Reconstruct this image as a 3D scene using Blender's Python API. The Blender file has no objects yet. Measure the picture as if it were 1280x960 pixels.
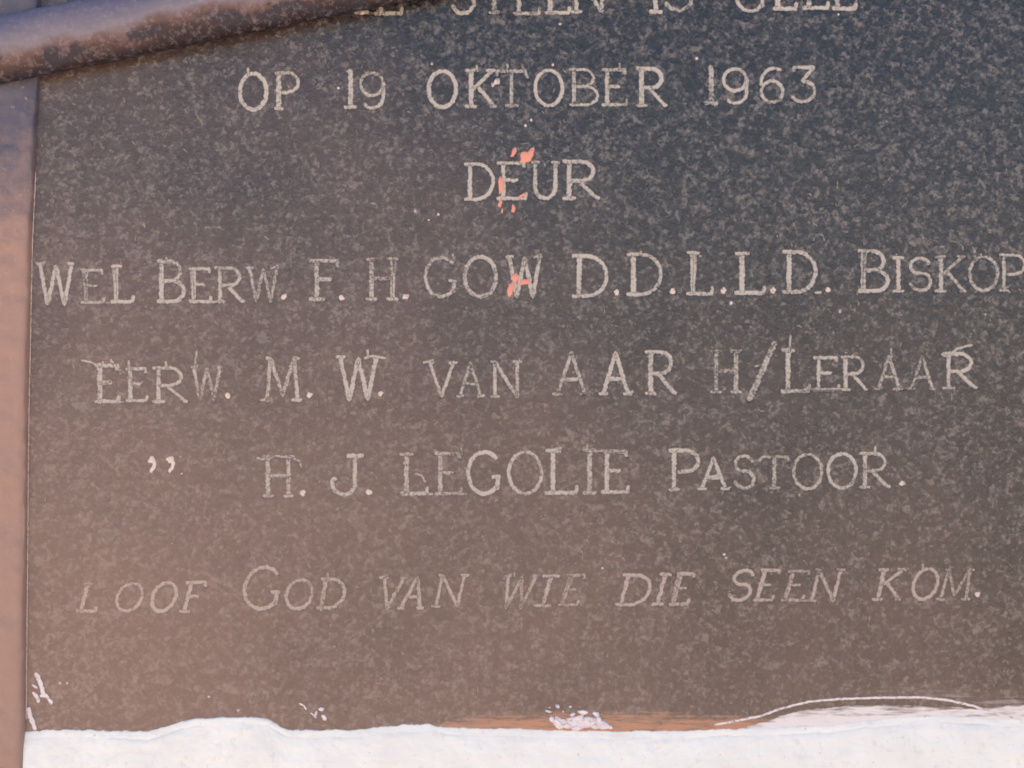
import bpy, bmesh, math, random
import numpy as np
from mathutils import Vector, noise as mnoise

random.seed(7); rng = np.random.default_rng(7)
R = math.radians
scene = bpy.context.scene
C = scene.collection

# ---------------------------------------------------------------- camera, sky, sun, exposure
S = 0.0005                      # metres per photo pixel on the face of the stone
CZ = 1.0                        # height of the picture's centre above the ground
D = 0.64 * 50 / 36
cam = bpy.data.objects.new('camera', bpy.data.cameras.new('camera')); C.objects.link(cam)
cam.location = (0, -D, CZ); cam.rotation_euler = (R(90), 0, 0)
cam.data.lens = 50; cam.data.sensor_width = 36
cam.data.clip_start = 0.01; cam.data.clip_end = 2000
cam.data.dof.use_dof = True; cam.data.dof.focus_distance = D - 0.012; cam.data.dof.aperture_fstop = 0.95
scene.camera = cam

SUN_EL, SUN_AZ = 52.0, -60.0    # azimuth measured from +Y (behind the wall) towards +X
world = bpy.data.worlds.new('World'); scene.world = world; world.use_nodes = True
wn = world.node_tree.nodes; wl = world.node_tree.links
sky = wn.new('ShaderNodeTexSky'); sky.sky_type = 'NISHITA'; sky.sun_disc = False
sky.sun_elevation = R(SUN_EL); sky.sun_rotation = R(SUN_AZ)
sky.air_density = 1.0; sky.dust_density = 0.3; sky.ozone_density = 1.5
wn['Background'].inputs[1].default_value = 0.054
wl.new(sky.outputs[0], wn['Background'].inputs[0])
sd = bpy.data.lights.new('sun', 'SUN'); sun = bpy.data.objects.new('sun', sd); C.objects.link(sun)
sd.energy = 5.0; sd.angle = R(0.5); sd.color = (1, 0.93, 0.84)
sdir = Vector((math.sin(R(SUN_AZ)) * math.cos(R(SUN_EL)), math.cos(R(SUN_AZ)) * math.cos(R(SUN_EL)), math.sin(R(SUN_EL))))
sun.rotation_euler = (-sdir).to_track_quat('-Z', 'Y').to_euler()
scene.view_settings.view_transform = 'Standard'; scene.view_settings.look = 'None'
scene.view_settings.exposure = 2.20; scene.view_settings.gamma = 1
scene.view_settings.use_curve_mapping = False

def X(px): return (px - 640) * S
def Z(py): return CZ + (480 - py) * S
def P(px, py, y=0.0): return (X(px), y, Z(py))

# ---------------------------------------------------------------- helpers
def link(name, me, mat=None, parent=None, loc=None):
    o = bpy.data.objects.new(name, me); C.objects.link(o)
    if mat: me.materials.append(mat)
    if parent:
        o.parent = parent; o.matrix_parent_inverse = parent.matrix_world.inverted()
    if loc: o.location = loc
    return o
def mesh(name, V, F, mat, parent=None, smooth=True, sink=None):
    me = bpy.data.meshes.new(name); me.from_pydata(V, [], F); me.update()
    if smooth: me.polygons.foreach_set('use_smooth', [True] * len(me.polygons))
    return link(name, me, mat, parent)
def thing(name, label, cat, loc):
    o = bpy.data.objects.new(name, None); C.objects.link(o); o.location = loc
    o['label'] = label; o['category'] = cat
    bpy.context.view_layer.update()
    return o
def grid_mesh(name, xs, zs, yfun, mat, parent=None, zoff=None):
    """a sheet facing -Y over the vectors xs, zs; yfun(Xg, Zg) -> y"""
    Xg, Zg = np.meshgrid(xs, zs)
    Y = yfun(Xg, Zg)
    if zoff is not None: Zg = Zg + zoff(Xg, Zg)
    return grid_from(name, Xg, Y, Zg, mat, parent)
def grid_from(name, Xg, Y, Zg, mat, parent=None):
    nz, nx = Xg.shape
    co = np.stack([Xg, Y, Zg], -1).reshape(-1, 3).astype(np.float32)
    idx = np.arange(nz * nx).reshape(nz, nx)
    q = np.stack([idx[:-1, :-1], idx[:-1, 1:], idx[1:, 1:], idx[1:, :-1]], -1).reshape(-1, 4)
    me = bpy.data.meshes.new(name)
    me.vertices.add(len(co)); me.vertices.foreach_set('co', co.ravel())
    me.loops.add(q.size); me.loops.foreach_set('vertex_index', q.ravel().astype(np.int32))
    me.polygons.add(len(q)); me.polygons.foreach_set('loop_start', np.arange(0, q.size, 4, dtype=np.int32))
    me.polygons.foreach_set('use_smooth', np.ones(len(q), dtype=bool))
    me.update(calc_edges=True); me.validate()
    return link(name, me, mat, parent)
def vnoise(a, b, scale, seed=0):
    """smooth value noise on arrays"""
    r = np.random.default_rng(seed); T = r.random((128, 128))
    u, v = a * scale + 500, b * scale + 500
    i, j = np.floor(u).astype(int), np.floor(v).astype(int); fu, fv = u - i, v - j
    fu = fu * fu * (3 - 2 * fu); fv = fv * fv * (3 - 2 * fv)
    g = lambda m, n: T[m % 128, n % 128]
    return (g(i, j) * (1 - fu) * (1 - fv) + g(i + 1, j) * fu * (1 - fv) + g(i, j + 1) * (1 - fu) * fv + g(i + 1, j + 1) * fu * fv) * 2 - 1

# ---------------------------------------------------------------- materials
class NT:
    def __init__(s, name):
        s.m = bpy.data.materials.new(name); s.m.use_nodes = True
        s.n = s.m.node_tree.nodes; s.l = s.m.node_tree.links; s.b = s.n['Principled BSDF']
        s.co = s.n.new('ShaderNodeNewGeometry').outputs['Position']
    def mapped(s, scale=(1, 1, 1), rot=(0, 0, 0), loc=(0, 0, 0)):
        m = s.n.new('ShaderNodeMapping'); m.inputs['Scale'].default_value = scale
        m.inputs['Rotation'].default_value = rot; m.inputs['Location'].default_value = loc
        s.l.new(s.co, m.inputs[0]); return m.outputs[0]
    def noise(s, scale, detail=3, rough=0.5, co=None, dist=0):
        t = s.n.new('ShaderNodeTexNoise'); t.inputs['Scale'].default_value = scale
        t.inputs['Detail'].default_value = detail; t.inputs['Roughness'].default_value = rough
        t.inputs['Distortion'].default_value = dist
        s.l.new(co or s.co, t.inputs['Vector']); return t.outputs['Fac']
    def voro(s, scale, co=None, feature='F1', out='Distance', rand=1):
        t = s.n.new('ShaderNodeTexVoronoi'); t.feature = feature; t.inputs['Scale'].default_value = scale
        t.inputs['Randomness'].default_value = rand
        s.l.new(co or s.co, t.inputs['Vector']); return t.outputs[out]
    def ramp(s, f, stops, mode='LINEAR'):
        r = s.n.new('ShaderNodeValToRGB'); cr = r.color_ramp; cr.interpolation = mode
        while len(cr.elements) < len(stops): cr.elements.new(0.5)
        for e, (p, c) in zip(cr.elements, stops):
            e.position = p; e.color = (*c, 1) if isinstance(c, tuple) else (c, c, c, 1)
        s.l.new(f, r.inputs[0]); return r.outputs[0]
    def mix(s, f, a, b, mode='MIX'):
        m = s.n.new('ShaderNodeMix'); m.data_type = 'RGBA'; m.blend_type = mode
        for sock, v in ((m.inputs[0], f), (m.inputs[6], a), (m.inputs[7], b)):
            if hasattr(v, 'links'): s.l.new(v, sock)
            elif isinstance(v, tuple): sock.default_value = (*v, 1)
            else: sock.default_value = v
        return m.outputs[2]
    def math(s, op, a, b=0.0, clamp=False):
        m = s.n.new('ShaderNodeMath'); m.operation = op; m.use_clamp = clamp
        for sock, v in ((m.inputs[0], a), (m.inputs[1], b)):
            if hasattr(v, 'links'): s.l.new(v, sock)
            else: sock.default_value = v
        return m.outputs[0]
    def axis(s, i):
        m = s.n.new('ShaderNodeSeparateXYZ'); s.l.new(s.co, m.inputs[0]); return m.outputs[i]
    def bump(s, h, dist, strength=1.0, prev=None):
        b = s.n.new('ShaderNodeBump'); b.inputs['Distance'].default_value = dist; b.inputs['Strength'].default_value = strength
        s.l.new(h, b.inputs['Height'])
        if prev: s.l.new(prev, b.inputs['Normal'])
        return b.outputs[0]
    def out(s, col=None, rough=None, nrm=None, ior=None, spec=None):
        if col is not None:
            if hasattr(col, 'links'): s.l.new(col, s.b.inputs['Base Color'])
            else: s.b.inputs['Base Color'].default_value = (*col, 1)
        if rough is not None:
            if hasattr(rough, 'links'): s.l.new(rough, s.b.inputs['Roughness'])
            else: s.b.inputs['Roughness'].default_value = rough
        if nrm: s.l.new(nrm, s.b.inputs['Normal'])
        if ior: s.b.inputs['IOR'].default_value = ior
        if spec is not None: s.b.inputs['Specular IOR Level'].default_value = spec
        return s.m

STONE_IOR, STONE_ROUGH = 1.58, 0.20
def granite_colour(t):
    # crystals of mixed size: a dark ground mass, grey grains in loose clusters, scattered pale ones
    nz = t.n.new('ShaderNodeTexNoise'); nz.inputs['Scale'].default_value = 560; nz.inputs['Detail'].default_value = 2; t.l.new(t.co, nz.inputs['Vector'])
    wv = t.n.new('ShaderNodeVectorMath'); wv.operation = 'MULTIPLY_ADD'; wv.inputs[1].default_value = (0.0022, 0.0022, 0.0022)
    t.l.new(nz.outputs['Color'], wv.inputs[0]); t.l.new(t.co, wv.inputs[2]); wv = wv.outputs[0]
    def cells(scale):
        m = t.n.new('ShaderNodeSeparateColor'); t.l.new(t.voro(scale, wv, out='Color'), m.inputs[0]); return m.outputs[0]
    c1, c2, c3 = cells(740), cells(410), cells(225)
    clus = t.noise(95, 4, 0.65); big = t.noise(9, 3, 0.6)
    f = t.math('ADD', t.math('ADD', t.math('MULTIPLY', c1, 0.20), t.math('MULTIPLY', c2, 0.27)), t.math('ADD', t.math('MULTIPLY', c3, 0.18), t.math('MULTIPLY', t.noise(270, 3, 0.6), 0.35)))
    f = t.math('ADD', f, t.math('ADD', t.math('MULTIPLY', t.math('SUBTRACT', clus, 0.5), 0.28), t.math('MULTIPLY', t.math('SUBTRACT', big, 0.5), 0.08)))
    col = t.ramp(f, [(0.30, (0.006, 0.008, 0.013)), (0.46, (0.015, 0.017, 0.023)), (0.58, (0.042, 0.043, 0.046)), (0.74, (0.135, 0.125, 0.117))])
    # warm ground reflection painted in as reddish-brown patches, heavier low and left
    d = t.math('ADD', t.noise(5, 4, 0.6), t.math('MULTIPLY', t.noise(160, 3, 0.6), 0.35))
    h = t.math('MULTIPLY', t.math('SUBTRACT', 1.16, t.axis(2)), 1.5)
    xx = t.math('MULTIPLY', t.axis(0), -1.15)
    warm_refl = t.math('ADD', t.math('ADD', t.math('SUBTRACT', d, 0.62), h), xx)
    warm_refl = t.math('SUBTRACT', warm_refl, t.math('MULTIPLY', t.math('SUBTRACT', f, 0.5), 0.35))
    warm_refl = t.ramp(warm_refl, [(0.05, 0.0), (0.90, 0.74)])
    col = t.mix(warm_refl, col, t.mix(t.ramp(f, [(0.40, 0.0), (0.68, 1.0)]), (0.190, 0.126, 0.108), (0.265, 0.190, 0.165)))
    return col, f
def granite_mat():
    t = NT('polished_grey_granite')
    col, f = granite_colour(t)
    n = t.bump(t.math('ADD', f, t.math('MULTIPLY', t.noise(700, 3, .6), .5)), 0.0007, 0.6)
    n = t.bump(t.noise(6, 2), 0.004, 0.25, n)
    rough = t.math('ADD', STONE_ROUGH - 0.1, t.math('MULTIPLY', t.noise(260, 3), 0.2))
    return t.out(col, rough, n, STONE_IOR)
def cover(t):
    a = t.n.new('ShaderNodeAttribute'); a.attribute_name = 'cover'; return a.outputs['Fac']
def letter_mat(name='worn_letter_paint', p1=(0.49, 0.455, 0.395), p2=(0.42, 0.435, 0.415), full=0.92, hard=0.0):
    t = NT(name)
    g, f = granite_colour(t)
    w = t.noise(520, 4, 0.68)
    rnd = t.n.new('ShaderNodeObjectInfo').outputs['Random']
    w = t.math('ADD', t.math('ADD', w, t.math('MULTIPLY', t.math('SUBTRACT', rnd, 0.5), -0.13)), t.math('MULTIPLY', t.math('SUBTRACT', t.noise(45, 3), 0.5), 0.45))
    w = t.math('ADD', w, t.math('MULTIPLY', t.math('SUBTRACT', cover(t), 1.0), 0.30))
    wear = t.ramp(w, [(0.31 - hard, 0.0), (0.53 - hard, full)])
    col = t.mix(wear, g, t.mix(t.noise(90, 3), p1, p2))
    rough = t.math('ADD', STONE_ROUGH, t.math('MULTIPLY', wear, 0.5))
    return t.out(col, rough, t.bump(t.noise(900, 2), 0.0002, 0.5), STONE_IOR)
def faint_mat():
    t = NT('chalky_scratch')
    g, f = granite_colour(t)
    col = t.mix(t.ramp(t.noise(500, 3, 0.6), [(0.35, 0.15), (0.6, 0.75)]), g, (0.36, 0.33, 0.29))
    return t.out(col, 0.8)
def brown_wall_mat():
    t = NT('brown_gloss_paint')
    sky_refl = t.math('ADD', t.math('MULTIPLY', t.math('SUBTRACT', t.axis(2), 1.085), 5.5), t.math('MULTIPLY', t.noise(70, 6, 0.7), 1.0))  # grey-blue towards the top is sky reflection put into the paint colour
    k = t.ramp(sky_refl, [(0.45, 0.0), (0.95, 1.0)])
    brown = t.mix(t.noise(160, 5, 0.65), (0.26, 0.170, 0.138), (0.33, 0.220, 0.182))
    grey = t.mix(t.noise(120, 4, 0.65), (0.045, 0.047, 0.075), (0.11, 0.11, 0.15))
    col = t.mix(k, brown, grey)
    col = t.mix(t.ramp(t.noise(300, 2), [(0.66, 0.0), (0.74, 0.5)]), col, (0.36, 0.24, 0.19))
    n = t.bump(t.noise(140, 4, 0.6), 0.0012, 0.5)
    return t.out(col, 0.42, n, 1.5)
def white_mat():
    t = NT('white_wall_paint')
    col = t.mix(t.ramp(t.noise(34, 5, 0.6), [(0.35, 0.0), (0.75, 1.0)]), (0.79, 0.85, 0.83), (0.71, 0.76, 0.74))
    col = t.mix(t.ramp(t.noise(150, 4, 0.7), [(0.58, 0.0), (0.74, 0.45)]), col, (0.56, 0.53, 0.48))
    col = t.mix(t.ramp(t.noise(420, 2, .5), [(0.70, 0.0), (0.76, 0.6)]), col, (0.42, 0.37, 0.32))
    col = t.mix(t.ramp(t.noise(28, 5, .7, t.mapped((0.4, 1, 2.5), loc=(3, 0, 1))), [(0.60, 0.0), (0.70, 0.30)]), col, (0.60, 0.52, 0.45))
    n = t.bump(t.noise(150, 5, 0.65, t.mapped((0.35, 1, 1.6))), 0.0010, 0.5)
    return t.out(col, 0.6, n, 1.45)
def plain(name, c1, c2, scale=200, rough=0.6, bump=0.0003):
    t = NT(name)
    return t.out(t.mix(t.ramp(t.noise(scale, 3), [(0.35, 0.0), (0.65, 1.0)]), c1, c2), rough, t.bump(t.noise(scale * 2, 3), bump, 0.6))
def streak_mat(name, c, lo, hi, mx, scale=(0.25, 1, 2.2), nscale=190, feather=0.0):
    """thin brushed paint over stone: coverage breaks up in streaks"""
    t = NT(name)
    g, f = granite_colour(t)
    w = t.noise(nscale, 4, 0.65, t.mapped(scale))
    if feather: w = t.math('ADD', w, t.math('MULTIPLY', t.math('SUBTRACT', cover(t), 1.0), feather))
    k = t.ramp(w, [(lo, 0.0), (hi, mx)])
    col = t.mix(k, g, c)
    return t.out(col, t.math('ADD', STONE_ROUGH, t.math('MULTIPLY', k, 0.35)), t.bump(t.noise(500, 3), 0.0004, 0.6), STONE_IOR)

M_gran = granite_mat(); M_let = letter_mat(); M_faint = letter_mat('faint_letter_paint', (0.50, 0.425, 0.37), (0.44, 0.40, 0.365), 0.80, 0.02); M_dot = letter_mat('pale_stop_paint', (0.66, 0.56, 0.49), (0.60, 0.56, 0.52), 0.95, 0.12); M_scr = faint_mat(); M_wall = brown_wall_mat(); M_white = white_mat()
M_coral = streak_mat('coral_paint', (0.66, 0.28, 0.205), 0.22, 0.42, 0.97, (1, 1, 1), 380)
M_chip = plain('white_paint_chip', (0.74, 0.72, 0.75), (0.56, 0.52, 0.55), 260)
M_orange = streak_mat('orange_brown_paint_film', (0.42, 0.225, 0.14), 0.28, 0.50, 0.92, feather=0.25)
M_smear = streak_mat('thin_white_brush_smear', (0.68, 0.68, 0.69), 0.14, 0.38, 1.0, feather=0.28)
M_dotc = streak_mat('pale_fleck', (0.68, 0.60, 0.56), 0.28, 0.54, 0.95, (1, 1, 1), 500)
M_dab = streak_mat('broken_white_dab', (0.68, 0.66, 0.68), 0.26, 0.48, 0.97, (.8, 1, 1), 420)
M_smear2 = streak_mat('faint_white_brush_smear', (0.46, 0.46, 0.48), 0.44, 0.80, 0.75, (0.2, 1, 3.0), 170, feather=0.3)

# ---------------------------------------------------------------- the ground
def ground_mat():
    t = NT('dry_red_earth')
    col = t.mix(t.noise(1.5, 6, 0.6), (0.50, 0.345, 0.255), (0.43, 0.30, 0.225))
    return t.out(col, 0.9, t.bump(t.noise(8, 5), 0.02, 0.5))
g = mesh('ground', [(-400, -800, 0), (400, -800, 0), (400, 400, 0), (-400, 400, 0)], [(0, 1, 2, 3)], ground_mat(), smooth=False)
g['kind'] = 'structure'

# ---------------------------------------------------------------- stroke alphabet (unit box, y up)
def arc(cx, cy, rx, ry, a0, a1, n=18):
    return [(cx + rx * math.cos(R(a0 + (a1 - a0) * i / n)), cy + ry * math.sin(R(a0 + (a1 - a0) * i / n))) for i in range(n + 1)]
G = {
 'O': [arc(.5, .5, .5, .5, 90, 450, 30)],
 'P': [[(.18, 1), (.18, 0)], [(0, 0), (.38, 0)], [(0, 1), (.55, 1)] + arc(.55, .73, .45, .27, 90, -90, 12) + [(.3, .44)]],
 'K': [[(.2, 1), (.2, 0)], [(0, 1), (.36, 1)], [(0, 0), (.38, 0)], [(.85, .98), (.22, .45)], [(.38, .58), (.92, 0)], [(.78, 0), (1, 0)], [(.66, 1), (.98, 1)]],
 'T': [[(.5, 1), (.5, 0)], [(.3, 0), (.72, 0)], [(0, .84), (.06, 1), (.94, 1), (1, .84)]],
 'B': [[(.18, 1), (.18, 0)], [(0, 1), (.5, 1)] + arc(.5, .76, .36, .24, 90, -90, 10) + [(.2, .52)], [(.5, .52)] + arc(.55, .26, .45, .26, 90, -90, 12) + [(0, 0)]],
 'E': [[(.22, 1), (.22, 0)], [(0, 1), (.9, 1), (.92, .86)], [(.22, .52), (.72, .52)], [(0, 0), (.95, 0), (1, .17)]],
 'F': [[(.3, 1), (.3, 0)], [(.05, 1), (.93, 1), (.96, .84)], [(.3, .52), (.78, .52)], [(.05, 0), (.55, 0)]],
 'R': [[(.18, 1), (.18, 0)], [(0, 0), (.36, 0)], [(0, 1), (.48, 1)] + arc(.48, .74, .34, .26, 90, -90, 12) + [(.2, .48)], [(.42, .48), (.9, .02), (1, 0)]],
 'U': [[(.14, 1), (.14, .32)] + arc(.49, .32, .35, .32, 180, 360, 14) + [(.84, 1)], [(0, 1), (.3, 1)], [(.68, 1), (1, 1)]],
 'D': [[(.2, 1), (.2, 0)], [(0, 1), (.42, 1)] + arc(.42, .5, .56, .5, 90, -90, 20) + [(0, 0)]],
 'W': [[(.1, 1), (.3, 0), (.52, .96), (.74, 0), (.93, 1)], [(0, 1), (.22, 1)], [(.82, 1), (1, 1)]],
 'L': [[(.25, 1), (.25, 0)], [(.02, 1), (.5, 1)], [(0, 0), (.94, 0), (1, .18)]],
 'H': [[(.18, 1), (.18, 0)], [(.82, 1), (.82, 0)], [(.18, .52), (.82, .52)], [(0, 1), (.36, 1)], [(.64, 1), (1, 1)], [(0, 0), (.36, 0)], [(.64, 0), (1, 0)]],
 'G': [arc(.5, .5, .5, .5, 40, 318, 26) + [(.9, .12), (.9, .40)], [(.72, .40), (1, .40)]],
 'I': [[(.5, 1), (.5, 0)], [(.1, 1), (.9, 1)], [(.1, 0), (.9, 0)]],
 'S': [[(.88, .80)] + arc(.48, .76, .40, .24, 30, 250, 14) + arc(.50, .27, .44, .27, 70, -150, 16) + [(.04, .22)]],
 'V': [[(.12, 1), (.5, 0), (.88, 1)], [(0, 1), (.28, 1)], [(.72, 1), (1, 1)]],
 'A': [[(.14, 0), (.5, 1), (.86, 0)], [(.28, .36), (.72, .36)], [(0, 0), (.28, 0)], [(.72, 0), (1, 0)]],
 'N': [[(.14, 0), (.14, 1), (.84, 0), (.84, 1)], [(0, 0), (.3, 0)], [(.7, 1), (1, 1)], [(0, 1), (.16, 1)]],
 'M': [[(.12, 0), (.2, 1), (.5, .12), (.8, 1), (.88, 0)], [(0, 0), (.26, 0)], [(.72, 0), (1, 0)], [(.08, 1), (.22, 1)], [(.78, 1), (.94, 1)]],
 'J': [[(.72, 1), (.72, .25)] + arc(.40, .25, .32, .25, 0, -170, 14) + [(.08, .36), (.2, .42)], [(.48, 1), (.98, 1)]],
 '1': [[(.5, 1.04), (.5, 0)], [(.05, 0), (.95, 0)], [(.3, .96), (.5, 1.04)]],
 '9': [arc(.48, .68, .46, .32, 20, 380, 24), [(.96, .74), (.95, .4)] + arc(.5, .34, .45, .34, 10, -140, 14)],
 '6': [arc(.52, .31, .46, .31, 160, 520, 24), [(.92, .92)] + arc(.62, .55, .58, .44, 70, 190, 16)],
 '3': [[(.12, .86), (.16, .99), (.95, 1), (.48, .62)] + arc(.48, .30, .50, .30, 80, -150, 18)],
 '.': None, '"': None, '/': [[(0, 0), (1, 1)]],
}
# character, left, right, top, baseline (photo pixels), [slant px, strength]
ROWS = [
 ('I 441 464 -30 16|E 468 503 -30 17', 0), ('S 564 594 -31 17|T 601 634 -31 16|E 641 675 -31 17|E 681 712 -31 16|N 714 760 -32 15', 0),
 ('I 809 830 -33 15|S 830 866 -34 13', 0), ('G 919 957 -35 14|E 966 996 -35 11|L 1003 1036 -36 10|E 1040 1070 -36 11', 0),
 ('O 300 333 92 137|P 343 373 91 136|1 429 447 89 134|9 450 481 91 135', 0),
 ('O 536 570 89 134|K 581 621 88 133|T 620 659 89 132|O 669 703 88 132|B 711 747 87 131|E 752 784 87 131|R 795 834 86 132', 0),
 ('1 879 899 84 129|9 904 935 86 129|6 950 979 85 128|3 988 1019 84 127', 0),
 ('D 580 617 205 249|E 621 658 204 248|U 664 700 203 248|R 703 750 202 248', 0),
 ('W 45 93 330 380|E 101 130 338 378|L 138 167 333 377|B 196 230 327 377|E 236 264 336 377|R 268 306 335 377|W 308 349 335 377|. 355 0 371 0', 0),
 ('F 384 424 326 374|. 427 0 372 0|H 457 498 324 374|. 507 0 371 0|G 532 571 322 371|O 581 620 321 371|W 632 678 321 371', 0),
 ('D 715 759 320 370|. 771 0 366 0|D 783 827 318 368|. 841 0 364 0|L 858 891 316 367|. 904 0 363 0|L 918 956 317 366|. 966 0 363 0|D 978 1020 315 365|. 1035 0 362 0', 0),
 ('B 1072 1110 314 364|I 1114 1132 322 364|S 1136 1165 323 363|K 1168 1208 321 364|O 1212 1247 321 363|P 1249 1281 319 363', 0),
 ('E 118 149 457 502|E 157 184 461 501|R 190 235 460 502|W 238 278 459 500|. 285 0 495 0', 0),
 ('M 328 378 448 500|. 387 0 494 0|W 420 474 446 499|. 476 0 492 0', 0),
 ('V 532 572 453 496|A 570 606 453 495|N 613 653 452 496', 0),
 ('A 690 738 441 493|A 748 791 441 492|R 806 846 440 492', 0),
 ('H 888 927 439 490|/ 936 969 427 501|L 976 1012 438 489|E 1016 1049 447 487|R 1051 1085 446 487|A 1093 1129 445 486|A 1134 1171 446 486|R 1178 1222 442 485', 0),
 ('" 190 0 571 0|" 213 0 571 0|H 328 368 571 620|. 379 0 616 0|J 412 456 570 618|. 461 0 615 0', 0),
 ('L 499 535 568 617|E 543 577 567 617|G 585 626 565 617|O 636 677 565 617|L 681 722 563 616|I 726 748 563 616|E 751 786 564 615', 0),
 ('P 836 873 563 612|A 872 912 572 611|S 917 944 570 610|T 950 986 571 610|O 992 1027 568 611|O 1035 1070 567 610|R 1074 1113 567 609|. 1128 0 604 0', 0),
 ('L 95 120 730 764|O 142 173 729 764|O 186 215 728 764|F 222 250 728 764', 9),
 ('G 303 348 709 761|O 355 387 725 761|D 395 428 724 760', 6),
 ('V 468 500 722 760|A 496 530 722 760|N 539 578 719 758', 9), ('W 620 662 720 760|I 664 692 720 757|E 697 722 719 756', 11),
 ('D 768 808 719 756|I 812 832 718 755|E 836 860 717 755', 10),
 ('S 908 937 713 750|E 941 966 713 750|E 975 1004 714 750|N 1009 1047 712 751', 10), ('K 1090 1126 712 749|O 1138 1168 711 749|M 1170 1213 712 749|. 1222 0 743 0', 8),
]
# strokes the cutter's re-cuts, slips and drips left beside the letters (photo pixels)
EXTRA = {
 (455, 16): [[(449, 16), (456, 17)]],
 (980, 438): [[(987, 438), (988, 418)], [(1004, 487), (1052, 486)]],
 (499, 568): [[(518, 592), (526, 594), (532, 603)]],
 (118, 457): [[(101, 450), (114, 453), (122, 458), (130, 452)], [(138, 449), (146, 460)]],
 (420, 446): [[(455, 448), (466, 445), (482, 448)]],
 (620, 89): [[(652, 82), (656, 88), (660, 98)]],
 (726, 563): [[(730, 564), (783, 564)]],
 (328, 571): [[(321, 572), (330, 575), (346, 570), (362, 572), (374, 576), (377, 585)]],
 (238, 459): [[(243, 462), (246, 438)]],
 (936, 427): [[(942, 458), (950, 457)]],
 (1178, 442): [[(1176, 443), (1186, 446), (1196, 436), (1216, 431)]],
}
samples = []          # (px, py, halfwidth)
letters = []
def resample(pl, step):
    out = [pl[0]]
    for a, b in zip(pl, pl[1:]):
        L = math.hypot(b[0] - a[0], b[1] - a[1]); n = max(1, int(round(L / step)))
        out += [(a[0] + (b[0] - a[0]) * i / n, a[1] + (b[1] - a[1]) * i / n) for i in range(1, n + 1)]
    return out
def ribbon(pl, w, V, F, jit=0.4, groove=True, lift=0.0):
    pts = resample(pl, 1.3)
    if len(pts) < 2: return
    s0 = random.random() * 100
    n = len(pts)
    for i, (x, y) in enumerate(pts):
        a = pts[max(0, i - 1)]; b = pts[min(n - 1, i + 1)]
        dx, dy = b[0] - a[0], b[1] - a[1]; L = math.hypot(dx, dy) or 1; nx, ny = -dy / L, dx / L
        j = jit * mnoise.noise(Vector((s0, i * 0.22, 0))) * 1.5
        x += nx * j; y += ny * j
        end = min(1, 0.55 + 0.3 * min(i, n - 1 - i))
        wl = w * end * (1 + 0.5 * mnoise.noise(Vector((s0, i * 0.5, 3))) ); wr = w * end * (1 + 0.5 * mnoise.noise(Vector((s0, i * 0.5, 9))))
        k = len(V)
        if groove:
            V += [P(x - nx * (wl + 1.2), y - ny * (wl + 1.2), -.00006), P(x - nx * wl, y - ny * wl, -.00010), P(x, y, .00035), P(x + nx * wr, y + ny * wr, -.00010), P(x + nx * (wr + 1.2), y + ny * (wr + 1.2), -.00006)]
            samples.append((x, y, max(wl, wr)))
            if i: F += [(k - 5 + q, k - 4 + q, k + 1 + q, k + q) for q in range(4)]
        else:
            V += [P(x - nx * wl, y - ny * wl, -lift), P(x, y, -lift - .0002), P(x + nx * wr, y + ny * wr, -lift)]
            if i: F += [(k - 3, k - 2, k + 1, k), (k - 2, k - 1, k + 2, k + 1)]
def blob(cx, cy, rx, ry, V, F, y0=0.0003, h=0.0003, rag=0.3, n=14, rot=0):
    k = len(V); s0 = random.random() * 100
    V.append(P(cx, cy, y0 - h))
    for ring, rr, yy in ((0, 0.72, y0 - h * 0.85), (1, 1.0, y0 + 0.0002)):
        for i in range(n):
            a = 2 * math.pi * i / n; q = rr * (1 + rag * mnoise.noise(Vector((math.cos(a) * 1.3 + s0, math.sin(a) * 1.3, 0))) * 1.6)
            u, v = rx * q * math.cos(a), ry * q * math.sin(a)
            V.append(P(cx + u * math.cos(rot) - v * math.sin(rot), cy + u * math.sin(rot) + v * math.cos(rot), yy))
    for i in range(n):
        j = (i + 1) % n
        F.append((k, k + 1 + i, k + 1 + j)); F.append((k + 1 + i, k + 1 + n + i, k + 1 + n + j, k + 1 + j))

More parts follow.
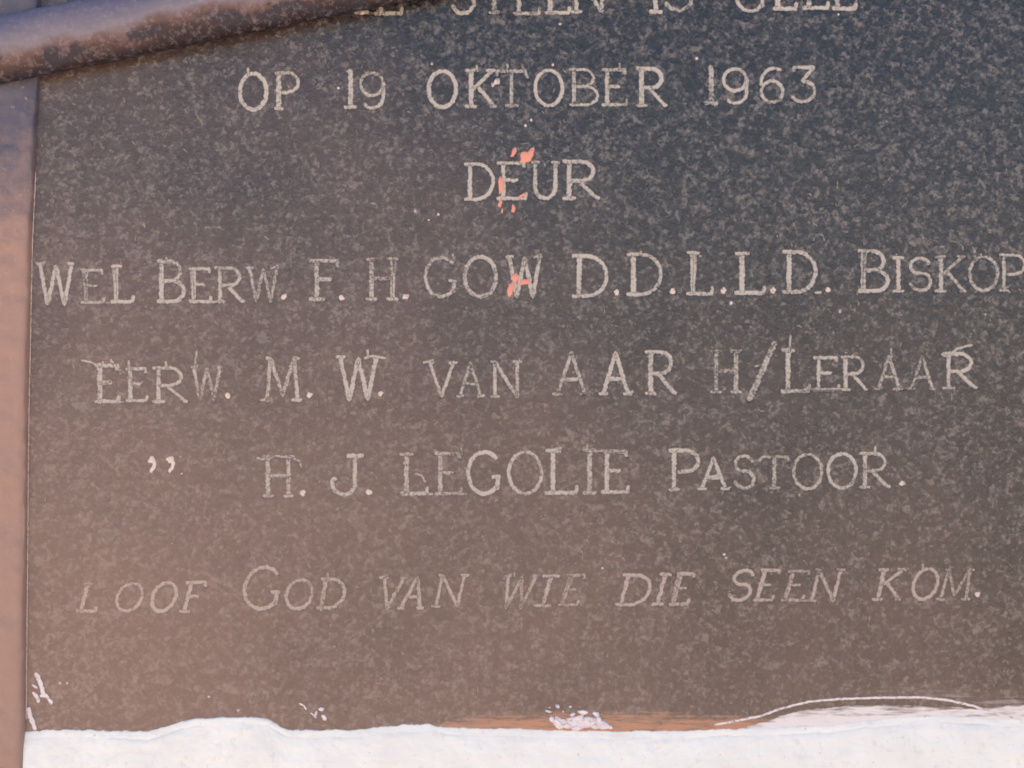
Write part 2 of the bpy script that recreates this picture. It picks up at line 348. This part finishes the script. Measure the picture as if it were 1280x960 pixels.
stone = thing('foundation_stone', 'dark speckled granite foundation stone engraved with pale worn inscription above the white plaster', 'foundation stone', (X(680), 0.03, Z(900)))
for txt, slant in ROWS:
    for item in txt.split('|'):
        ch, x0, x1, yt, yb = item.split(' '); x0, x1, yt, yb = map(float, (x0, x1, yt, yb))
        V, F = [], []
        if ch == '.':
            blob(x0, yt, 3.4 + random.random() * .7, 3.3 + random.random() * .7, V, F, y0=-0.0001, rag=.4)
        elif ch == '"':
            blob(x0, yt + 4, 4.6, 4.2, V, F, y0=-0.0002); ribbon([(x0 + 1, yt + 2), (x0 + 3, yt + 8), (x0 + 2, yt + 14), (x0 - 2, yt + 19)], 2.2, V, F, groove=False, lift=.0001)
        else:
            h = yb - yt; wbase = 1.9 if h > 44 else 1.55
            for st in G[ch]:
                ln = sum(math.hypot((b[0] - a[0]) * (x1 - x0), (b[1] - a[1]) * h) for a, b in zip(st, st[1:]))
                pl = []
                for (u, v) in st:
                    sx = slant * (v - 0.0)
                    pl.append((x0 + u * (x1 - x0) + sx + random.uniform(-.25, .25), yb - v * h + random.uniform(-.25, .25)))
                vert = len(st) == 2 and abs(st[0][0] - st[1][0]) < .05
                w = wbase * (1.2 if vert else (0.72 if ln < 16 else 0.92)) * random.uniform(0.9, 1.12)
                if ch == '/': w = 2.9
                ribbon(pl, w, V, F)
            for (ex, ey), pls in EXTRA.items():
                if abs(ex - x0) < 5 and abs(ey - yt) < 3:
                    for pl in pls: ribbon(pl, 0.8, V, F)
            # slips of the chisel: a second cut beside the stem, drips of paint above and below
            if ch in 'WMHLBEVAF' and random.random() < .45 and 300 < yt < 800:
                st = random.choice([q for q in G[ch] if len(q) == 2]); o_ = random.choice((-3.2, 3.2)); ribbon([(x0 + st[0][0] * (x1 - x0) + slant * st[0][1] + o_, yb - st[0][1] * h + 1), (x0 + st[1][0] * (x1 - x0) + slant * st[1][1] + o_ * .3, yb - st[1][1] * h - 3)], .9, V, F)
            for q in range(random.choice((0, 1, 2))):
                st = random.choice(G[ch]); (u, v) = random.choice(st)
                bx_, by_ = x0 + u * (x1 - x0) + slant * v + random.gauss(0, 2.2), yb - v * h + random.gauss(0, 2.2)
                ribbon([(bx_, by_), (bx_ + random.uniform(-1, 3), by_ + random.uniform(-2, 3))], random.uniform(.5, 1.1), V, F, groove=False, lift=.0001)
            if random.random() < .15:
                sx = random.uniform(x0, x1); ribbon([(sx, yt - random.uniform(4, 11)), (sx + 1, yt + 2)], 0.8, V, F)
            if random.random() < .2 and ch in 'LEBDI':
                ribbon([(x1 - 2, yb + 1), (x1 + 7, yb + .5)], 0.8, V, F)
        letters.append((V, F, M_dot if ch in '."' else (M_faint if yt > 700 else M_let)))

# the face of the stone, with the letters cut into it
def spans():
    bands = [(-46, 24), (78, 144), (196, 256), (310, 388), (415, 508), (558, 628), (700, 772)]
    zs, p = [], -400.0
    for a, b in bands:
        zs += list(np.linspace(p, a, max(2, int((a - p) / 6)), endpoint=False)); zs += list(np.linspace(a, b, int((b - a) / 1.2), endpoint=False)); p = b
    zs += list(np.linspace(p, 935, 30)); return np.array(zs)
pys = spans(); pxs = np.linspace(28, 1330, 1086)
depth = np.zeros((len(pys), len(pxs)))
GW = 0.35
for (x, y, hw) in samples:
    rad = hw + GW
    i0, i1 = np.searchsorted(pys, (y - rad, y + rad)); j0, j1 = np.searchsorted(pxs, (x - rad, x + rad))
    if i0 >= i1 or j0 >= j1: continue
    r = np.hypot(pxs[None, j0:j1] - x, pys[i0:i1, None] - y) / rad
    d = 0.0009 * np.clip(1 - r, 0, 1)
    depth[i0:i1, j0:j1] = np.maximum(depth[i0:i1, j0:j1], d)
PX, PY = np.meshgrid(pxs, pys)
# left edge follows the slightly leaning joint, tucked behind the painted margin
Yf = depth + 0.00002 * vnoise(PX, PY, 1 / 9.0, 3) + 0.00004 * vnoise(PX, PY, 1 / 60.0, 4)
Yf[0, :] = 0.03; Yf[-1, :] = 0.03; Yf[:, 0] = 0.03; Yf[:, -1] = 0.03
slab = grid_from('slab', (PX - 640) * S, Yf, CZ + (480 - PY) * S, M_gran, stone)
def set_cover(o, vals):
    at = o.data.attributes.new('cover', 'FLOAT', 'POINT'); at.data.foreach_set('value', vals); return o
for V, F, mt in letters: set_cover(mesh('letter', V, F, mt, stone), [0.0 if abs(v[1] + .00006) < 1e-7 else 1.0 for v in V])

# scratches and pale chips over the face
V, F = [], []
for i in range(230):
    x = random.uniform(45, 1275); y = random.uniform(20, 890); L = abs(random.gauss(0, 4)) + 1.5; a = random.gauss(1.2, .8)
    ribbon([(x, y), (x + L * math.cos(a), y + L * math.sin(a))], random.uniform(.4, .9), V, F, groove=False, lift=0.00012)
for cx, cy, n_, sp in ((740, 665, 22, 40), (1000, 280, 14, 30), (340, 690, 10, 22), (150, 460, 8, 12), (1180, 300, 12, 40), (910, 730, 10, 12), (1050, 390, 10, 30)):
    for i in range(n_):
        x = random.gauss(cx, sp); y = random.gauss(cy, sp * .5); L = abs(random.gauss(0, 5)) + 2; a = random.gauss(.5, .6)
        ribbon([(x, y), (x + L * .5 * math.cos(a), y + L * .5 * math.sin(a)), (x + L * math.cos(a + .4), y + L * math.sin(a + .4))], random.uniform(.5, 1.0), V, F, groove=False, lift=0.00012)
sc = mesh('scratch_marks', V, F, M_scr, stone); sc['kind'] = 'stuff'
V, F = [], []
for x, y, r in ((621, 102, 4.2), (616, 106, 2.2), (691, 81, 1.6), (664, 150, 1.7), (657, 157, 1.8), (914, 379, 2.2), (700, 30, 2), (871, 73, 1.8), (548, 268, 1.8), (519, 264, 2), (1050, 389, 1.8), (536, 275, 1.5),
                (298, 888, 2.2), (261, 871, 1.8), (75, 854, 1.6), (84, 854, 1.4), (999, 619, 1.4), (453, 16, 3), (1048, 18, 1.5), (226, 571, 1.2), (227, 592, 1.5), (753, 710, 1.6), (423, 110, 2), (540, 80, 1.8), (905, 693, 2), (908, 697, 2), (1232, 393, 1.5)):
    blob(x, y, r, r * random.uniform(.7, 1.4), V, F, y0=-0.0001, h=.0002, n=8)
ch = mesh('pale_chips', V, F, M_dotc, stone); ch['kind'] = 'stuff'

# coral paint splashes round DEUR and GOW
for (x, y, rx, ry, rot) in ((659, 196, 6.5, 11, .7), (642, 191, 2.6, 7, .45), (626, 231, 3.2, 12, .05), (625, 254, 2.2, 6, 0), (641.5, 261, 2.2, 5.5, .1), (653, 244, 5, 2, -.6), (638, 362, 4, 10.5, .12), (655, 353, 8, 3.6, -.2), (645, 347, 4.5, 6, .4), (628, 263, 1.4, 3, 0), (633, 203, 1.8, 1.2, 0)):
    V, F = [], []
    blob(x, y, rx, ry, V, F, y0=-0.0001, h=.0004, rag=.45, n=18, rot=rot)
    o = mesh('paint_splash', V, F, M_coral, stone)

# ---------------------------------------------------------------- paint films along the foot of the stone
def film(name, top, bot, mat, x0, x1, lift, step=3, label=None):
    xs = np.arange(x0, x1 + .1, step); tp = np.interp(xs, *zip(*top)); bt = np.interp(xs, *zip(*bot))
    tp = tp + .9 * vnoise(xs, xs * 0, 1 / 7., 11) + .5 * vnoise(xs, xs * 0, 1 / 3., 12); rows = 7
    V = []; F = []
    for r_ in range(rows):
        for i, x in enumerate(xs):
            q = r_ / (rows - 1); y = tp[i] + (bt[i] - tp[i]) * q
            e = min(1, 3 * q, (i + .01) / 3, (len(xs) - 1 - i + .01) / 3)
            V.append(P(x, y, -.00007 - (lift - .00007) * e))
    n = len(xs)
    for r_ in range(rows - 1):
        for i in range(n - 1): F.append((r_ * n + i, (r_ + 1) * n + i, (r_ + 1) * n + i + 1, r_ * n + i + 1))
    o = mesh(name, V, F, mat, stone)
    n_ = len(xs); set_cover(o, [min(1, 1.3 * (r_ / (rows - 1)) ** .8, (i + .0) / 12, (n_ - 1 - i) / 12) if mat is not M_smear2 else min(1, 2.2 * (r_ / (rows - 1)), 2.2 * (1 - r_ / (rows - 1)), i / 12) for r_ in range(rows) for i in range(n_)])
    if label: o['label'] = label
film('paint_film', [(520, 910), (560, 899), (620, 890), (660, 888), (760, 887), (850, 890), (930, 894), (1000, 893), (1060, 888), (1120, 887)], [(520, 914), (1120, 915)], M_orange, 520, 1120, .00012, label='orange brown paint band along the foot of the stone')
film('paint_smear', [(930, 908), (985, 892), (1010, 887), (1060, 882), (1150, 882), (1200, 884), (1285, 876)], [(930, 914), (1300, 912)], M_smear, 930, 1300, .0002, label='thin brushed white paint smear over the stone')
film('paint_smear', [(1060, 869), (1090, 860), (1130, 852), (1165, 854), (1200, 859), (1240, 862), (1262, 859), (1300, 854)], [(1060, 870), (1120, 872), (1180, 878), (1240, 896), (1300, 902)], M_smear2, 1060, 1300, .00012, label='faint grey brush smear above the curved white line')
V, F = [], []
ribbon([(893, 906), (915, 902), (950, 895), (975, 886), (1010, 877), (1050, 873.5), (1100, 872), (1150, 871.5), (1185, 875), (1215, 882), (1240, 890), (1275, 900)], 1.4, V, F, groove=False, lift=.0003, jit=.3)
o = mesh('paint_edge_line', V, F, M_dab, stone); o['label'] = 'fine curved white line of dried paint'
# dabs of white on the stone near the corners
def chip(x, y, rx, ry, rot, n=6, h=.0012, mat=M_chip, parent=None, name='paint_flake'):
    V = [P(x, y, -h * random.uniform(.8, 1.2))]; F = []
    for ring, (rr, yy) in enumerate(((.75, -h), (1, 0.0003))):
        for i in range(n):
            a = 2 * math.pi * (i + .5) / n
            if ring == 0: chip.j = getattr(chip, 'j', {}); chip.j[i] = random.uniform(.7, 1.2)
            q = rr * chip.j[i]; u, v = rx * q * math.cos(a), ry * q * math.sin(a)
            V.append(P(x + u * math.cos(rot) - v * math.sin(rot), y + u * math.sin(rot) + v * math.cos(rot), yy * random.uniform(.8, 1.1)))
    for i in range(n):
        j = (i + 1) % n; F += [(0, 1 + i, 1 + j), (1 + i, 1 + n + i, 1 + n + j, 1 + j)]
    return mesh(name, V, F, mat, parent, smooth=False)
chip(727, 904, 25, 9.5, .05, n=11, h=.0006, parent=stone); chip(698, 903, 9, 9, .8, n=8, h=.0005, parent=stone)
for a in ((686, 889, 6, 2, .25), (697, 882.5, 4, 2.4, .8), (713, 883, 3, 1.6, .1), (729, 890, 9, 3.4, .1), (745, 893, 6, 4, .8), (705, 901, 6, 4, .4), (697, 904, 9, 6, .9), (722, 897, 12, 3.6, -.35), (728, 905, 12, 8, .1), (741, 901, 7, 5, .7), (754, 906, 11, 6, .35), (709, 908, 8, 4, 0), (716, 893, 5, 3, -.5), (716, 903, 8, 5, .3), (735, 899, 7, 5, 0), (748, 899, 5, 3.5, .7), (744, 908, 8, 4, 0), (700, 908, 7, 4, .3), (690, 899, 4, 5, -.3), (721, 910, 9, 3, 0), (763, 909, 5, 3, .2), (687, 884, 2, 1.2, 0), (704, 889, 2, 1.4, .5)):
    chip(*a, parent=stone)
for a in ((405, 896, 3.4, 7, -.65), (402, 886, 5, 3.2, -.3), (395, 892, 2, 4.5, .3)): chip(*a, parent=stone)
def dab(pts, w, lift=.0004):
    V, F = [], []
    ribbon(pts, w, V, F, groove=False, lift=lift)
    return mesh('paint_dab', V, F, M_dab, stone)
for pts, w in (([(374, 879), (380, 882), (383, 887)], 1.0), ([(388, 891), (396, 897)], .8), ([(44, 841), (48, 846), (52, 858), (55, 869)], 2.6), ([(40, 856), (47, 860)], 1.4),
               ([(41, 865), (46, 870), (49, 878)], 2.2), ([(50, 870), (58, 869), (62, 874), (65, 880)], 2.2), ([(36, 884), (38, 896), (42, 905), (45, 912)], 2.8)):
    dab(pts, w)

# ---------------------------------------------------------------- white plaster below
TOP = [(26, 917), (33, 915), (60, 911.5), (120, 912.5), (185, 913.5), (205, 909), (225, 902), (245, 898), (275, 896.5), (320, 896.5), (335, 899), (348, 906), (362, 912), (400, 913), (420, 911), (436, 912), (455, 911), (475, 908), (505, 905.5), (535, 905.5), (560, 909), (600, 910), (640, 910), (690, 912), (760, 913.5), (850, 913), (905, 911), (950, 909), (985, 908), (1010, 907), (1050, 905), (1080, 900), (1110, 897), (1150, 895), (1180, 893), (1215, 896), (1240, 898), (1290, 897), (1400, 900), (2600, 905)]
plinth = thing('white_plaster_plinth', 'white painted plaster wall base with uneven top edge under the engraved stone', 'plaster wall', (X(1500), 0.05, 0))
px_ = np.concatenate([np.arange(31, 1345, 2.0), np.linspace(1350, 4000, 40)])
tt = np.concatenate([np.arange(0, 60, 1.0), np.linspace(62, 400, 30), np.linspace(440, 1560, 12)])
PXp, TT = np.meshgrid(px_, tt)
top = np.interp(PXp, *zip(*TOP)) + .6 * vnoise(PXp, 0 * PXp, 1 / 8., 21) + .7 * vnoise(PXp, 0 * PXp, 1 / 3.3, 22)
hump = np.exp(-((PXp - 285) / 50) ** 2)
prof = .62 * np.interp(TT, [0, 1.0, 3, 7, 9, 11, 16, 40, 80, 400, 1560], [0.0006, -.0006, -.0011, -.0018, -.0020, -.0026, -.0036, -.0062, -.0076, -.0085, -.0095])
Yp = prof + .00045 * np.exp(-((TT - 9 - 2.5 * vnoise(PXp, 0 * PXp, 1 / 60., 26)) / 1.4) ** 2) * np.clip(vnoise(PXp, 0 * PXp, 1 / 35., 27) + .3, 0, 1) - .0008 * hump * np.exp(-TT / 14) + .0004 * vnoise(PXp, TT, 1 / 14., 23) * np.minimum(1, TT / 6) + .0002 * vnoise(PXp, TT, 1 / 5., 24) * np.minimum(1, TT / 4)
PYp = top + TT + .35 * vnoise(PXp, TT, 1 / 25., 25)
PYp = np.minimum(PYp, 2480)
grid_from('plaster_coat', (PXp - 640) * S, Yp, CZ + (480 - PYp) * S, M_white, plinth)
Vb = [(X(31), .002, 0), (X(4000), .002, 0), (X(4000), .25, 0), (X(31), .25, 0)]; Vb += [(x, y, Z(925)) for x, y, z in Vb]
mesh('wall_core', Vb, [(0, 1, 2, 3), (4, 5, 6, 7), (0, 1, 5, 4), (1, 2, 6, 5), (2, 3, 7, 6), (3, 0, 4, 7)], M_white, plinth, smooth=False)

# ---------------------------------------------------------------- brown painted wall round the stone
wall = thing('painted_wall', 'brown painted wall margin along the left side of the stone, sky reflection painted grey-blue towards the top', 'wall', (X(-1500), 0.1, 0))
WT = 3.0
def seam(py): return np.interp(py, [-400, 95, 300, 520, 905, 2480], [58, 50, 40, 35.5, 32, 31])
pz = np.concatenate([np.linspace((WT - CZ) / -S + 480, -10, 60, endpoint=False), np.arange(-10, 980, 3.0), np.linspace(985, 2480, 50)])
u = np.concatenate([[-9, 0.0, .3, .8, 1.5, 2.5, 4, 6, 9], np.arange(12, 70, 2.5), np.linspace(75, 3500, 60)])     # px to the left of the seam
Ug, PZg = np.meshgrid(u, pz)
pxx = seam(PZg) - np.maximum(Ug, 0) + .35 * vnoise(PZg, PZg * 0, 1 / 30., 31) * np.exp(-np.maximum(Ug, 0) / 10)
yy = np.interp(Ug, [-9, 0, .3, .8, 1.5, 2.5, 4, 6, 9, 40, 4000], [.03, .0006, -.0014, -.0027, -.0037, -.0045, -.0052, -.0057, -.0060, -.0062, -.0062])
yy = yy + (.0005 * vnoise(pxx, PZg, 1 / 16., 32) + .0008 * vnoise(pxx, PZg, 1 / 50., 33)) * (Ug > 2)
grid_from('wall_face', (pxx - 640) * S, yy, CZ + (480 - PZg) * S, M_wall, wall)
def box(name, x0, x1, y0, y1, z0, z1, mat, parent):
    V = [(x, y, z) for z in (z0, z1) for x, y in ((x0, y0), (x1, y0), (x1, y1), (x0, y1))]
    return mesh(name, V, [(0, 1, 5, 4), (1, 2, 6, 5), (2, 3, 7, 6), (3, 0, 4, 7), (4, 5, 6, 7), (3, 2, 1, 0)], mat, parent, smooth=False)
box('wall_core', X(-3460), X(26), .002, .25, 0, WT, M_wall, wall)
box('wall_core', X(60), X(4000), -.009, .25, Z(-396), WT, M_wall, wall)
box('wall_core', X(1326), X(4000), -.0112, .25, Z(895), Z(-398), M_wall, wall)
box('wall_core', X(27), X(1325), .035, .25, Z(924), Z(-398), M_wall, wall)

V, F = [], []
ribbon([(seam(y) + .8, y) for y in range(215, 908, 12)], .55, V, F, groove=False, lift=.0003, jit=.25)
o = mesh('seam_line', V, F, M_dotc, wall); o['label'] = 'thin pale line of filler in the joint beside the stone'
# ---------------------------------------------------------------- slanting painted pipe
def pipe_mat():
    t = NT('pipe_paint_sky_refl')
    # coordinate across the pipe (0 underside .. 1 top) from the surface normal's height, kept in the pipe's own space
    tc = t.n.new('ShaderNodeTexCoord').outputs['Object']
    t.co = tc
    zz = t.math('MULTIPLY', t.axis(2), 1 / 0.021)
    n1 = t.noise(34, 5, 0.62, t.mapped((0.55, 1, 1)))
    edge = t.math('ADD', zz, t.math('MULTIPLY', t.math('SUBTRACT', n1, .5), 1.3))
    top = t.ramp(t.math('ADD', t.math('MULTIPLY', edge, .5), .5), [(0.10, (0.014, 0.009, 0.014)), (0.24, (0.050, 0.026, 0.026)), (0.36, (0.120, 0.072, 0.062)), (0.50, (0.19, 0.175, 0.205)), (0.80, (0.10, 0.105, 0.165))])  # ramp darkens to the underside; lilac top is sky reflection painted in
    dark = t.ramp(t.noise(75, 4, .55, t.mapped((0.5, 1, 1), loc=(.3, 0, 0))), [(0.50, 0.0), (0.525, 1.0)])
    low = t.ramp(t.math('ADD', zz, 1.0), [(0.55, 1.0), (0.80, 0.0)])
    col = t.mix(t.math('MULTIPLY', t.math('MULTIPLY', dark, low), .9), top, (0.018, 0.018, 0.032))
    col = t.mix(t.ramp(t.noise(260, 5, .75), [(.50, 0.0), (.68, .45)]), col, (0.27, 0.24, 0.26))
    return t.out(col, 0.6, t.bump(t.noise(160, 5, .65), 0.0012, .6), 1.45)
ax, ay, az = X(-40), -.0245, Z(71.5); ex, ey, ez = X(700), -.045, Z(-96)
ay, ey = -.0118, -.0125; az = Z(78); ez = Z(-73)
a = Vector((ax, ay, az)); e = Vector((ex, ey, ez)); dv = (e - a).normalized()
a2 = a - dv * .5; e2 = e + dv * .35; L = (e2 - a2).length
pr = .0198; n = 48; m = 200; V = []; F = []
for i in range(m + 1):
    xx = L * i / m
    for j in range(n):
        th = 2 * math.pi * j / n
        rr = pr * (1 + .018 * mnoise.noise(Vector((xx * 14, math.cos(th), math.sin(th)))) + .01 * mnoise.noise(Vector((xx * 60, math.cos(th) * 2, math.sin(th) * 2))))
        V.append((xx, rr * .52 * math.cos(th), rr * 1.04 * math.sin(th)))
for i in range(m):
    for j in range(n): F.append((i * n + j, i * n + (j + 1) % n, (i + 1) * n + (j + 1) % n, (i + 1) * n + j))
F.append(tuple(range(n))[::-1]); F.append(tuple(m * n + j for j in range(n)))
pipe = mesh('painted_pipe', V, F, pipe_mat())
pipe.location = a2
xa = dv; za = (Vector((0, 0, 1)) - xa * xa.z).normalized(); ya = za.cross(xa)
from mathutils import Matrix
pipe.rotation_euler = Matrix((xa, ya, za)).transposed().to_euler()
pipe['label'] = 'slanting round pipe with worn rust brown paint and sky reflection painted lilac on top crossing the stone top'
pipe['category'] = 'pipe'
